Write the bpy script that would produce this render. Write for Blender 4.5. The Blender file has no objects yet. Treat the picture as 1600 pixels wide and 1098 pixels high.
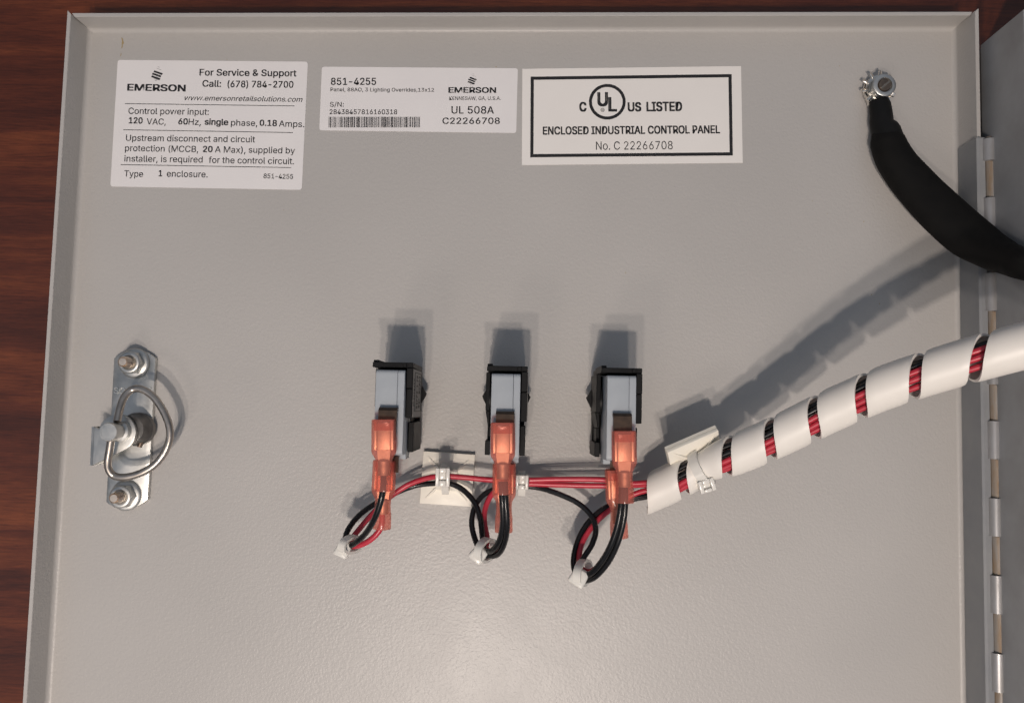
import bpy, bmesh, math, random, os
from mathutils import Vector, Matrix

random.seed(4)
S = 0.001                      # everything below is written in millimetres
SC = bpy.context.scene
COL = SC.collection
V = Vector

# ------------------------------------------------------------------ camera
F_PX, CX, CY, CAM_H = 1250.0, 800.0, 549.0, 275.0
NADIR = V((800.0, 636.0))
_z = -V((NADIR.x - CX, -(NADIR.y - CY), -F_PX)).normalized()
_vp = V((1218 - CX, 18044 + CY, -F_PX))
_y = (_vp - _vp.dot(_z) * _z).normalized()
_x = _y.cross(_z)
cam_data = bpy.data.cameras.new('camera')
cam_data.sensor_width = 36.0
cam_data.lens = F_PX / 1600 * 36
cam_data.clip_start, cam_data.clip_end = 0.01, 50
cam = bpy.data.objects.new('camera', cam_data)
COL.objects.link(cam)
cam.matrix_world = Matrix.Translation((0, 0, CAM_H * S)) @ Matrix((_x, _y, _z)).to_4x4()
SC.camera = cam


def P(px, py, z=0.0):
    """photo position at a known height above the door sheet -> millimetres"""
    v = V((px - CX, -(py - CY), -F_PX))
    w = V((_x.dot(v), _y.dot(v), _z.dot(v)))
    t = (z - CAM_H) / w.z
    return V((w.x * t, w.y * t, z))


# ------------------------------------------------------------------ light
world = bpy.data.worlds.new('World')
SC.world = world
world.use_nodes = True
wn, wl = world.node_tree.nodes, world.node_tree.links
bg = wn['Background']
tc = wn.new('ShaderNodeTexCoord')
nz = wn.new('ShaderNodeTexNoise')
nz.inputs['Scale'].default_value = 1.6
rp = wn.new('ShaderNodeValToRGB')
rp.color_ramp.elements[0].position = 0.35
rp.color_ramp.elements[0].color = (0.20, 0.225, 0.275, 1)
rp.color_ramp.elements[1].position = 0.68
rp.color_ramp.elements[1].color = (0.80, 0.87, 1.0, 1)
wl.new(tc.outputs['Generated'], nz.inputs['Vector'])
wl.new(nz.outputs['Fac'], rp.inputs['Fac'])
sx = wn.new('ShaderNodeSeparateXYZ')
hz = wn.new('ShaderNodeMapRange')               # a room: brighter ceiling, darker walls
hz.inputs['To Min'].default_value = 0.20
hz.inputs['To Max'].default_value = 1.2
mu = wn.new('ShaderNodeMix')
mu.data_type = 'RGBA'
mu.blend_type = 'MULTIPLY'
mu.inputs['Factor'].default_value = 1
wl.new(tc.outputs['Generated'], sx.inputs[0])
wl.new(sx.outputs['Z'], hz.inputs['Value'])
wl.new(rp.outputs['Color'], mu.inputs[6])
wl.new(hz.outputs['Result'], mu.inputs[7])
wl.new(mu.outputs[2], bg.inputs['Color'])
bg.inputs['Strength'].default_value = 0.56


def lamp(name, loc, power, radius, color):
    d = bpy.data.lights.new(name, 'POINT')
    d.energy = power
    d.shadow_soft_size = radius * S
    d.color = color
    o = bpy.data.objects.new(name, d)
    COL.objects.link(o)
    o.location = V(loc) * S
    return o


WARM = (1.0, 0.875, 0.775)
LAMP_W = 4.9
lamp('ceiling_bulb', (40, -345, 700), LAMP_W * .8, 14, WARM)
lamp('ceiling_bulb', (-24, -300, 705), LAMP_W * 1.65, 14, WARM)
lamp('ceiling_bulb', (-80, -420, 700), LAMP_W * .8, 14, WARM)
lamp('ceiling_bulb', (-210, -640, 640), 2.2, 70, WARM)

SC.view_settings.view_transform = 'Standard'
SC.view_settings.look = 'None'
SC.view_settings.gamma = 1
SC.view_settings.use_curve_mapping = False
SC.view_settings.exposure = 0.08


# ------------------------------------------------------------------ materials
def mat(name, color, rough=0.5, metal=0.0, **kw):
    m = bpy.data.materials.new(name)
    m.use_nodes = True
    n, l = m.node_tree.nodes, m.node_tree.links
    b = n['Principled BSDF']
    b.inputs['Base Color'].default_value = (*color, 1)
    b.inputs['Roughness'].default_value = rough
    b.inputs['Metallic'].default_value = metal
    for k, v in kw.items():
        if k in b.inputs:
            b.inputs[k].default_value = v
    return m, n, l, b


def noise(n, l, scale, detail=2, rough=0.5, coord='Object', stretch=None):
    t = n.new('ShaderNodeTexCoord')
    x = n.new('ShaderNodeTexNoise')
    x.inputs['Scale'].default_value = scale
    x.inputs['Detail'].default_value = detail
    x.inputs['Roughness'].default_value = rough
    if stretch:
        mpn = n.new('ShaderNodeMapping')
        mpn.inputs['Scale'].default_value = stretch
        l.new(t.outputs[coord], mpn.inputs['Vector'])
        l.new(mpn.outputs['Vector'], x.inputs['Vector'])
    else:
        l.new(t.outputs[coord], x.inputs['Vector'])
    return x


def ramp(n, l, src, stops):
    r = n.new('ShaderNodeValToRGB')
    e = r.color_ramp.elements
    while len(e) < len(stops):
        e.new(0.5)
    for i, (p, c) in enumerate(stops):
        e[i].position = p
        e[i].color = (*c, 1) if len(c) == 3 else c
    l.new(src, r.inputs['Fac'])
    return r


def bump(n, l, b, src, strength, dist, prev=None):
    k = n.new('ShaderNodeBump')
    k.inputs['Strength'].default_value = strength
    k.inputs['Distance'].default_value = dist
    l.new(src, k.inputs['Height'])
    if prev:
        l.new(prev.outputs['Normal'], k.inputs['Normal'])
    l.new(k.outputs['Normal'], b.inputs['Normal'])
    return k


def varied(name, c0, c1, scale, rough=(0.4, 0.5), metal=0.0, bump_s=0.0, bump_d=0.0001, bscale=900, stretch=None, **kw):
    m, n, l, b = mat(name, c0, rough[0], metal, **kw)
    x = noise(n, l, scale, 4, 0.6, stretch=stretch)
    r = ramp(n, l, x.outputs['Fac'], [(0.3, c0), (0.7, c1)])
    l.new(r.outputs['Color'], b.inputs['Base Color'])
    mr = n.new('ShaderNodeMapRange')
    mr.inputs['From Min'].default_value = 0.3
    mr.inputs['From Max'].default_value = 0.7
    mr.inputs['To Min'].default_value = rough[0]
    mr.inputs['To Max'].default_value = rough[1]
    l.new(x.outputs['Fac'], mr.inputs['Value'])
    l.new(mr.outputs['Result'], b.inputs['Roughness'])
    if bump_s:
        y = noise(n, l, bscale, 2, 0.5)
        bump(n, l, b, y.outputs['Fac'], bump_s, bump_d)
    return m


def paint_material():
    m, n, l, b = mat('grey_powder_coat', (0.43, 0.42, 0.40), 0.42)
    big = noise(n, l, 14, 3, 0.5)
    r = ramp(n, l, big.outputs['Fac'], [(0.3, (0.424, 0.408, 0.390)), (0.7, (0.456, 0.438, 0.418))])
    # tiny dark specks of dirt
    sp = noise(n, l, 330, 1, 0.4)
    spr = ramp(n, l, sp.outputs['Fac'], [(0.0, (1, 1, 1)), (0.87, (1, 1, 1)), (0.90, (0.45, 0.42, 0.38))])
    mx = n.new('ShaderNodeMix')
    mx.data_type = 'RGBA'
    mx.blend_type = 'MULTIPLY'
    mx.inputs['Factor'].default_value = 1
    l.new(r.outputs['Color'], mx.inputs[6])
    l.new(spr.outputs['Color'], mx.inputs[7])
    l.new(mx.outputs[2], b.inputs['Base Color'])
    a = noise(n, l, 1150, 1.5, 0.5)
    c = noise(n, l, 150, 2, 0.5)
    k = bump(n, l, b, c.outputs['Fac'], 0.05, 0.0005)
    bump(n, l, b, a.outputs['Fac'], 0.32, 0.00034, k)
    rg = noise(n, l, 26, 4, 0.6)
    mr = n.new('ShaderNodeMapRange')
    mr.inputs['From Min'].default_value = 0.3
    mr.inputs['From Max'].default_value = 0.7
    mr.inputs['To Min'].default_value = 0.37
    mr.inputs['To Max'].default_value = 0.46
    l.new(rg.outputs['Fac'], mr.inputs['Value'])
    l.new(mr.outputs['Result'], b.inputs['Roughness'])
    b.inputs['Specular IOR Level'].default_value = 0.42
    return m


def wood_material():
    m, n, l, b = mat('dark_red_wood', (0.10, 0.02, 0.01), 0.32)
    g = noise(n, l, 5, 6, 0.65, stretch=(1.3, 13, 10))
    g.inputs['Distortion'].default_value = 0.6
    r = ramp(n, l, g.outputs['Fac'], [(0.28, (0.032, 0.0075, 0.0045)), (0.5, (0.096, 0.0225, 0.0095)), (0.72, (0.20, 0.055, 0.019))])
    f = noise(n, l, 9, 7, 0.75, stretch=(12, 170, 40))
    fr = ramp(n, l, f.outputs['Fac'], [(0.32, (0.5, 0.44, 0.4)), (0.62, (1.2, 1.15, 1.08))])
    mx = n.new('ShaderNodeMix')
    mx.data_type = 'RGBA'
    mx.blend_type = 'MULTIPLY'
    mx.inputs['Factor'].default_value = 0.9
    l.new(r.outputs['Color'], mx.inputs[6])
    l.new(fr.outputs['Color'], mx.inputs[7])
    l.new(mx.outputs[2], b.inputs['Base Color'])
    bump(n, l, b, f.outputs['Fac'], 0.08, 0.0004)
    return m


def translucent(name, tint, diff, fac, rough=0.15):
    m = bpy.data.materials.new(name)
    m.use_nodes = True
    n, l = m.node_tree.nodes, m.node_tree.links
    b = n['Principled BSDF']
    b.inputs['Base Color'].default_value = (*diff, 1)
    b.inputs['Roughness'].default_value = rough
    b.inputs['Subsurface Weight'].default_value = 0.0
    t = n.new('ShaderNodeBsdfTransparent')
    t.inputs['Color'].default_value = (*tint, 1)
    x = n.new('ShaderNodeMixShader')
    x.inputs['Fac'].default_value = fac
    l.new(b.outputs['BSDF'], x.inputs[1])
    l.new(t.outputs['BSDF'], x.inputs[2])
    l.new(x.outputs['Shader'], n['Material Output'].inputs['Surface'])
    return m


M = {
    'paint': paint_material(),
    'wood': wood_material(),
    'zinc': varied('zinc_plate', (0.46, 0.465, 0.45), (0.68, 0.675, 0.65), 130, (0.34, 0.52), 1.0, 0.05, 0.0001, 500),
    'zinc_dark': varied('dull_zinc', (0.27, 0.28, 0.28), (0.42, 0.42, 0.41), 220, (0.3, 0.45), 1.0),
    'steel_wire': varied('steel_wire', (0.42, 0.38, 0.34), (0.55, 0.50, 0.45), 300, (0.28, 0.4), 1.0),
    'bronze': varied('bronze', (0.16, 0.125, 0.10), (0.27, 0.21, 0.165), 300, (0.35, 0.5), 1.0),
    'copper': varied('copper_tip', (0.82, 0.66, 0.52), (0.90, 0.77, 0.64), 500, (0.25, 0.4), 1.0),
    'tin': varied('tinned_copper', (0.72, 0.68, 0.62), (0.85, 0.81, 0.75), 500, (0.16, 0.3), 1.0),
    'brass': varied('brass_tab', (0.72, 0.56, 0.38), (0.85, 0.70, 0.52), 400, (0.42, 0.55), 1.0),
    'dark_tab': varied('tarnished_tab', (0.03, 0.02, 0.015), (0.075, 0.048, 0.032), 420, (0.4, 0.6), 0.5),
    'rust': varied('rusty_steel', (0.27, 0.265, 0.255), (0.24, 0.16, 0.09), 260, (0.5, 0.7), 0.15, 0.1, 0.0001, 900, stretch=(2.5, 0.35, 1)),
    'knuckle': varied('painted_knuckle', (0.36, 0.36, 0.37), (0.27, 0.265, 0.26), 160, (0.32, 0.42), 0.35, stretch=(3, 0.5, 1)),
    'shaded_dirt_paint': varied('smudged_shaded_grey_paint', (0.34, 0.35, 0.365), (0.27, 0.272, 0.275), 50, (0.4, 0.55), 0.0, 0.12, 0.0002, 620),  # box lip: smudges, plus its shade put into a darker bluish grey
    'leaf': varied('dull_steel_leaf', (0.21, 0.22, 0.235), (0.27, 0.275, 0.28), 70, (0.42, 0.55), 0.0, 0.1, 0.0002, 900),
    'hub': varied('dark_steel_hub', (0.13, 0.125, 0.12), (0.24, 0.23, 0.22), 250, (0.35, 0.5), 1.0),
    'black_plastic': varied('black_plastic', (0.006, 0.006, 0.0065), (0.010, 0.010, 0.0105), 300, (0.42, 0.5), **{'Specular IOR Level': 0.16}),
    'grey_plastic': varied('blue_grey_plastic', (0.34, 0.37, 0.40), (0.37, 0.40, 0.43), 200, (0.42, 0.5)),
    'sleeve': varied('matt_black_sleeve', (0.0045, 0.0043, 0.0042), (0.008, 0.0075, 0.007), 200, (0.65, 0.8), **{'Specular IOR Level': 0.15}),
    'shrink': varied('black_heat_shrink', (0.005, 0.005, 0.005), (0.008, 0.008, 0.008), 200, (0.5, 0.6), **{'Specular IOR Level': 0.2}),
    'red_wire': varied('red_insulation', (0.46, 0.028, 0.05), (0.54, 0.042, 0.068), 200, (0.28, 0.38)),
    'black_wire': varied('black_insulation', (0.006, 0.006, 0.007), (0.010, 0.010, 0.011), 200, (0.22, 0.3), **{'Specular IOR Level': 0.4}),
    'white_wrap': varied('white_wrap_plastic', (0.78, 0.745, 0.69), (0.81, 0.775, 0.72), 120, (0.40, 0.5)),
    'cream': varied('cream_nylon', (0.81, 0.775, 0.68), (0.84, 0.80, 0.71), 200, (0.38, 0.48)),
    'nylon': translucent('natural_nylon', (0.95, 0.94, 0.90), (0.80, 0.78, 0.73), 0.14, 0.22),
    'salmon': translucent('red_clear_vinyl', (1.0, 0.69, 0.63), (0.66, 0.225, 0.18), 0.66, 0.16),
    'paper': varied('label_paper', (0.76, 0.735, 0.73), (0.785, 0.76, 0.75), 60, (0.38, 0.46)),
    'paper_warm': varied('uncoated_label_paper', (0.78, 0.75, 0.715), (0.80, 0.77, 0.735), 60, (0.5, 0.6)),
    'sheen_grey': varied('painted_sheen_plastic', (0.17, 0.165, 0.155), (0.23, 0.22, 0.21), 300, (0.4, 0.55)),  # reflected light on black plastic, given as a lighter colour
    'ink': mat('black_ink', (0.012, 0.011, 0.012), 0.5)[0],
    'faint_ink': mat('faint_ink', (0.38, 0.36, 0.36), 0.5)[0],
    'stain': mat('brown_stain', (0.34, 0.26, 0.13), 0.6)[0],
}


# ------------------------------------------------------------------ mesh builder
class MB:
    def __init__(self, frame=None):
        self.bm = bmesh.new()
        self.f = frame or Matrix.Identity(4)

    def v(self, p):
        return self.bm.verts.new(self.f @ V(p))

    def face(self, vs):
        try:
            return self.bm.faces.new(vs)
        except ValueError:
            return None

    def box(self, x0, x1, y0, y1, z0, z1):
        q = [self.v((x, y, z)) for z in (z0, z1) for y in (y0, y1) for x in (x0, x1)]
        for i in ((0, 2, 3, 1), (4, 5, 7, 6), (0, 1, 5, 4), (2, 6, 7, 3), (0, 4, 6, 2), (1, 3, 7, 5)):
            self.face([q[k] for k in i])

    def prism(self, poly, z0, z1):
        a = [self.v((x, y, z0)) for x, y in poly]
        b = [self.v((x, y, z1)) for x, y in poly]
        n = len(poly)
        self.face(a[::-1])
        self.face(b)
        for i in range(n):
            self.face([a[i], a[(i + 1) % n], b[(i + 1) % n], b[i]])

    def loft(self, rings, cap=True, closed=True):
        rs = [[self.v(p) for p in r] for r in rings]
        n = len(rs[0])
        for a, b in zip(rs, rs[1:]):
            for i in range(n if closed else n - 1):
                self.face([a[i], a[(i + 1) % n], b[(i + 1) % n], b[i]])
        if cap and closed:
            self.face(rs[0][::-1])
            self.face(rs[-1])

    def lathe(self, prof, c=(0, 0), n=32, hexa=False):
        rings = []
        for r, z in prof:
            rings.append([(c[0] + r * math.cos(2 * math.pi * i / n), c[1] + r * math.sin(2 * math.pi * i / n), z) for i in range(n)])
        self.loft(rings)

    def tube(self, pts, rad, n=12, flat=1.0, up=None, cap=True):
        fr = frames(pts, up)
        rings = []
        for i, (p, t, a, b) in enumerate(fr):
            r = rad[i] if isinstance(rad, (list, tuple)) else rad
            if isinstance(r, (int, float)):
                r = (r, r * flat)
            rings.append([p + a * (r[0] * math.cos(2 * math.pi * k / n)) + b * (r[1] * math.sin(2 * math.pi * k / n)) for k in range(n)])
        self.loft(rings, cap)

    def bevel(self, w, seg=2, ang=30):
        self.bm.normal_update()
        es = [e for e in self.bm.edges if len(e.link_faces) == 2 and e.calc_face_angle(0) > math.radians(ang)]
        bmesh.ops.bevel(self.bm, geom=es, offset=w, segments=seg, profile=0.5, affect='EDGES', clamp_overlap=True)
        return self

    def build(self, name, material, parent=None, origin=None, sharp=38, fix=True):
        bm = self.bm
        if fix:
            bmesh.ops.recalc_face_normals(bm, faces=bm.faces)
        bm.normal_update()
        for f in bm.faces:
            f.smooth = True
        for e in bm.edges:
            e.smooth = not (len(e.link_faces) == 2 and e.calc_face_angle(0) > math.radians(sharp))
        if origin is None:
            origin = ORIGIN.get(parent.name, V((0, 0, 0))) if parent else V((0, 0, 0))
        origin = V(origin)
        for vv in bm.verts:
            vv.co = (vv.co - origin) * S
        me = bpy.data.meshes.new(name)
        bm.to_mesh(me)
        bm.free()
        me.materials.append(material)
        o = bpy.data.objects.new(name, me)
        COL.objects.link(o)
        if parent:
            o.parent = parent
        else:
            o.location = origin * S
        ORIGIN[o.name] = origin
        return o


ORIGIN = {}


def frames(pts, up=None):
    pts = [V(p) for p in pts]
    out = []
    prev = None
    for i, p in enumerate(pts):
        t = (pts[min(i + 1, len(pts) - 1)] - pts[max(i - 1, 0)]).normalized()
        if up is not None:
            a = V(up).cross(t)
            a.normalize()
        else:
            if prev is None:
                a = V((0, 0, 1)).cross(t)
                if a.length < 1e-3:
                    a = V((1, 0, 0))
            else:
                a = prev - t * prev.dot(t)
            a.normalize()
        prev = a
        out.append((p, t, a, t.cross(a)))
    return out


def spline(pts, step=1.0):
    pts = [V(p) for p in pts]
    q = [pts[0] * 2 - pts[1]] + pts + [pts[-1] * 2 - pts[-2]]
    out = []
    for i in range(1, len(q) - 2):
        p0, p1, p2, p3 = q[i - 1:i + 3]
        # centripetal parametrisation
        t0 = 0
        t1 = t0 + max((p1 - p0).length, 1e-4) ** 0.5
        t2 = t1 + max((p2 - p1).length, 1e-4) ** 0.5
        t3 = t2 + max((p3 - p2).length, 1e-4) ** 0.5
        m = max(2, int((p2 - p1).length / step))
        for k in range(m):
            t = t1 + (t2 - t1) * k / m
            a1 = p0 * ((t1 - t) / (t1 - t0)) + p1 * ((t - t0) / (t1 - t0))
            a2 = p1 * ((t2 - t) / (t2 - t1)) + p2 * ((t - t1) / (t2 - t1))
            a3 = p2 * ((t3 - t) / (t3 - t2)) + p3 * ((t - t2) / (t3 - t2))
            b1 = a1 * ((t2 - t) / (t2 - t0)) + a2 * ((t - t0) / (t2 - t0))
            b2 = a2 * ((t3 - t) / (t3 - t1)) + a3 * ((t - t1) / (t3 - t1))
            out.append(b1 * ((t2 - t) / (t2 - t1)) + b2 * ((t - t1) / (t2 - t1)))
    out.append(pts[-1])
    return out


def tag(o, label, cat, group=None):
    o['label'] = label
    o['category'] = cat
    if group:
        o['group'] = group
    return o


def thing(name, loc, label, cat, group=None):
    o = bpy.data.objects.new(name, None)
    o.empty_display_size = 0.01
    COL.objects.link(o)
    o.location = V(loc) * S
    ORIGIN[o.name] = V(loc)
    return tag(o, label, cat, group)


def copy_tree(o, parent=None):
    c = o.copy()
    COL.objects.link(c)
    c.parent = parent
    for ch in list(o.children):
        copy_tree(ch, c)
    return c


# ------------------------------------------------------------------ table
TABLE_Z = -10.0
b = MB()
b.box(-900, 900, -700, 900, TABLE_Z - 30, TABLE_Z)
t = b.build('table_top', M['wood'], origin=(0, 0, TABLE_Z))
t['kind'] = 'structure'
t['label'] = 'dark red brown polished wooden table top with horizontal grain'

# ------------------------------------------------------------------ enclosure door
TL, TR = P(138.7, 46), P(1492, 44)
dl = (P(72.6, 1098) - TL).normalized()
dr = (P(1508, 1098) - TR).normalized()
BL, BR = TL + dl * 335, TR + dr * 335
door = thing('enclosure_door', (TL + TR + BL + BR) / 4 - V((0, 0, 1.3)),
             'grey painted sheet metal enclosure door lying open with its inside up', 'enclosure door')
TH, FH, RB = 1.3, 10.5, 1.6


def perp(a, b_):
    d = (b_ - a).normalized()
    return V((d.y, -d.x, 0))


cs = [TL, TR, BR, BL]
cen = sum(cs, V((0, 0, 0))) / 4


def inset(i, d):
    """corner i moved inwards by d along both edges"""
    c, a, e = cs[i], cs[i - 1], cs[(i + 1) % 4]
    return c + (a - c).normalized() * d + (e - c).normalized() * d


b = MB()
b.prism([inset(i, RB).xy for i in (0, 3, 2, 1)], -TH, 0)
b.build('door_panel', M['paint'], door)


def flange(i, j, lip_px, gap=0.35, FH=FH):
    a, e = cs[i], cs[j]
    d = (e - a).normalized()
    n = perp(a, e)
    if (a - cen).dot(n) < 0:
        n = -n
    lp = P(*lip_px, FH)
    dl_ = (lp - a).dot(n)                 # how far outwards the lip stands
    inner = [(-RB, 0)]
    for k in range(1, 7):
        an = math.pi / 2 * k / 6
        inner.append((-RB + RB * math.sin(an), RB - RB * math.cos(an)))
    inner += [(dl_ * 0.5, (FH + RB) * 0.5), (dl_ - 0.0, FH - 0.15), (dl_ + 0.15, FH)]
    outer = [(dl_ + TH - 0.15, FH), (dl_ + TH, FH - 0.15), (TH, RB)]
    for k in range(5, -1, -1):
        an = math.pi / 2 * k / 6
        outer.append((-RB + (RB + TH) * math.sin(an), RB - (RB + TH) * math.cos(an)))
    prof = inner + outer
    mb = MB()
    rings = []
    for k in range(2):
        c = a if k == 0 else e
        s = -1 if k == 0 else 1
        ring = []
        for dd, z in prof:
            sh = dd - gap if dd > 0 else dd + min(0, -gap * 0)
            ring.append(c + n * dd + d * s * sh + V((0, 0, z)))
        rings.append(ring)
    mb.loft(rings)
    return mb.build('door_flange', M['paint'], door, sharp=25)


flange(0, 1, (800, 25.3))
FR = 12.4
fl_right = flange(1, 2, (1533.5, 609), FH=FR)
flange(3, 0, (73.5, 600))
flange(2, 3, (800, 1620))

# yellow brown run near the top left corner and a few specks of dirt
b = MB()
for (x0, y0, x1, y1, w) in ((190, 59, 191.5, 66, .5), (191.5, 64, 191, 70, .75), (190.5, 69, 190, 76, .35), (189, 83, 188, 88, .3)):
    p, q = P(x0, y0, 0.05), P(x1, y1, 0.05)
    pts = spline([p, (p + q) / 2 + V((0.15, 0, 0)), q], .4)
    n_ = len(pts)
    b.tube(pts, [(w * (0.25 + 0.75 * math.sin(math.pi * (k + .3) / n_)) * .5, 0.03) for k in range(n_)], 8, up=(0, 0, 1))
for _ in range(16):
    p = P(random.uniform(150, 1470), random.uniform(60, 560), 0.02)
    r = random.uniform(0.08, 0.2)
    b.lathe([(r, 0.0), (r * .6, .06)], (p.x, p.y), 7)
b.build('stain', M['stain'], door)

# ------------------------------------------------------------------ enclosure box behind the hinge
Y_END = 127.5
box_ = thing('enclosure_box', (170, -20, TABLE_Z), 'grey painted enclosure box edge standing up beyond the hinge on the right', 'enclosure')
k0, k1 = P(1545, 235, 12.6), P(1559, 1050, 12.6)
kd = (k1 - k0).normalized()


def hinge_at(y):
    return k0 + kd * ((y - k0.y) / kd.y)


def strip(mb, prof, ya, yb):
    """sheet profile (x offset from hinge line, z) swept along the hinge line"""
    rings = []
    for yy in (ya, yb):
        h = hinge_at(yy)
        rings.append([V((h.x + dx, yy, z)) for dx, z in prof])
    mb.loft(rings)


b = MB()
strip(b, [(0.6, 8), (-0.5, 32.7), (-0.2, 33), (0.6, 33), (0.9, 32.7), (2.0, 8)], Y_END, -214)
b.build('front_lip', M['shaded_dirt_paint'], box_)
b = MB()
strip(b, [(2.0, TABLE_Z), (2.0, 7.9), (3.3, 7.9), (3.3, TABLE_Z + 1.3), (70, TABLE_Z + 1.3), (70, TABLE_Z)], Y_END, -214)
b.build('side_wall', M['paint'], box_)
b = MB()
h = hinge_at(Y_END)
b.box(h.x + 9, h.x + 70, Y_END - 1.3, Y_END, TABLE_Z + 1.35, 70)
b.build('end_wall', M['paint'], box_)

# ------------------------------------------------------------------ piano hinge
hinge = thing('piano_hinge', hinge_at(0) - V((0, 0, 5)), 'continuous piano hinge joining the grey door and the enclosure box, partly rusty', 'hinge')
ya, yb = P(1545, 219, 11).y, -212.0
b = MB()
h0, h1 = hinge_at(ya), hinge_at(yb)
b.tube([h0 + V((0, .3, 0)), h1], 1.3, 12)
b.build('hinge_pin', M['rust'], hinge)
# the leaf welded to the inside of the right hand flange
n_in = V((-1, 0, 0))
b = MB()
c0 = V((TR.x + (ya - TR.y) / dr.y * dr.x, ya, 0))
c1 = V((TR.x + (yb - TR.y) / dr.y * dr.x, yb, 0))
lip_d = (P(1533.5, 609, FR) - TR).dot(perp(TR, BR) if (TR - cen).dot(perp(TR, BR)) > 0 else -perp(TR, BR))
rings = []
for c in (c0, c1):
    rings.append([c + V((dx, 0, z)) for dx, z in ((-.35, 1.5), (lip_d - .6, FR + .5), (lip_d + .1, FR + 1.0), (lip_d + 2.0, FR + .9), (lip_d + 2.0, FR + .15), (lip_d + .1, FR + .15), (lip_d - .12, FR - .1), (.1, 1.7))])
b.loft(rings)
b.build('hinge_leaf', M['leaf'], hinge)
# knuckles: painted ones belong to the door, bare ones to the box
edges = [218, 253, 310, 370, 427, 487, 545, 601, 657, 717, 777, 837, 897, 957, 1018, 1079]
ys = [P(1550, e, 13).y for e in edges]
while ys[-1] > -205:
    ys.append(ys[-1] - 12.9)
rng = random.Random(7)
for i in range(len(ys) - 1):
    y0, y1 = ys[i] - .12, ys[i + 1] + .12
    p0, p1 = hinge_at(y0), hinge_at(y1)
    painted = i % 2 == 0
    b = MB()
    if painted:
        b.tube([p0, p0 + (p1 - p0) * .5, p1], 2.55, 20)
        hw = 2.55
        rings = []
        for p in (p0, p1):
            rings.append([p + V((dx, 0, dz)) for dx, dz in ((-3.1, -1.6), (-3.1, -.3), (-2.9, .2), (-2.2, .9), (-1.2, .6), (-1.2, -1.6))])
        b.loft(rings)
        b.build('hinge_knuckle', M['knuckle'], hinge)
    else:
        off = V((.75, 0, -.15))
        b.tube([p0 + off, (p0 + p1) / 2 + off, p1 + off], 2.0, 20)
        o = b.build('hinge_knuckle', M['rust'], hinge)
        o['label'] = 'bare rusty hinge knuckle'

# ------------------------------------------------------------------ printed labels
FONT = None
try:
    FONT = bpy.data.fonts.load(os.path.join(bpy.utils.resource_path('LOCAL'), 'datafiles', 'fonts', 'Inter.woff2'))
except Exception:
    FONT = None


def text_polys(s, bold=0.0, shear=0.0):
    cu = bpy.data.curves.new('text', 'FONT')
    cu.body = s
    if FONT:
        cu.font = FONT
    cu.offset = bold
    cu.shear = shear
    cu.resolution_u = 4
    o = bpy.data.objects.new('text', cu)
    COL.objects.link(o)
    dg = bpy.context.evaluated_depsgraph_get()
    dg.update()
    me = o.evaluated_get(dg).to_mesh()
    vs = [v.co.copy() for v in me.vertices]
    fs = [list(p.vertices) for p in me.polygons]
    o.evaluated_get(dg).to_mesh_clear()
    bpy.data.objects.remove(o)
    bpy.data.curves.remove(cu)
    return vs, fs


_cap = {}


def cap_height():
    if 'c' not in _cap:
        vs, _ = text_polys('H')
        _cap['c'] = max(v.y for v in vs)
    return _cap['c']


class Sheet:
    """a paper label seen at its corners; keeps a crop scale for its printing"""
    def __init__(self, x0, y0, sc, z):
        self.x0, self.y0, self.sc, self.z = x0, y0, sc, z

    def pt(self, x, y, dz=0.0):
        return P(self.x0 + x / self.sc, self.y0 + y / self.sc, self.z + dz)

    def text(self, mb, s, a, e, cap, bold=0.0, shear=0.0, dz=0.05):
        vs, fs = text_polys(s, 0.0, shear)
        A, E_ = self.pt(*a, dz), self.pt(*e, dz)
        ux = E_ - A
        x0 = min(v.x for v in vs)
        w = max(v.x for v in vs) - x0
        up = V((-ux.y, ux.x, 0)).normalized()
        k = (self.pt(a[0], a[1] - cap, dz) - A).length / cap_height()
        bo = max(bold, 0.0) + 0.006
        for n_, (ox, oy) in enumerate(((0, 0),) if bold < 0 else ((-bo, -bo * .6), (bo, -bo * .6), (-bo, bo * .6), (bo, bo * .6))):
            q = [mb.v(A + ux * ((v.x + ox - x0) / w) + up * ((v.y + oy) * k) + V((0, 0, n_ * 0.004))) for v in vs]
            for f in fs:
                mb.face([q[i] for i in f])

    def line(self, mb, a, e, w, dz=0.05):
        A, E_ = self.pt(*a, dz), self.pt(*e, dz)
        d = (E_ - A).normalized()
        nn = V((-d.y, d.x, 0)) * ((self.pt(0, w) - self.pt(0, 0)).length / 2)
        mb.face([mb.v(p) for p in (A - nn, E_ - nn, E_ + nn, A + nn)])

    def poly(self, mb, pts, dz=0.05):
        mb.face([mb.v(self.pt(x, y, dz)) for x, y in pts])


def rounded(corners, r, n=6):
    out = []
    m = len(corners)
    for i in range(m):
        c, a, e = V(corners[i]), V(corners[i - 1]), V(corners[(i + 1) % m])
        da, de = (a - c).normalized(), (e - c).normalized()
        p0, p1 = c + da * r, c + de * r
        for k in range(n + 1):
            u = k / n
            out.append(p0 * (1 - u) ** 2 + c * 2 * u * (1 - u) + p1 * u ** 2)
    return out


def paper(sh, corners, r, material, name, label):
    pts = [sh.pt(*c) for c in corners]
    org = sum(pts, V((0, 0, 0))) / 4
    org.z = 0
    root = thing(name, org, label, 'label')
    pl = [p.xy for p in pts]
    pl = rounded(pl, r) if r else pl
    mb = MB()
    mb.prism(pl, 0.02, sh.z)
    mb.build('label_paper', material, root)
    return root


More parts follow.
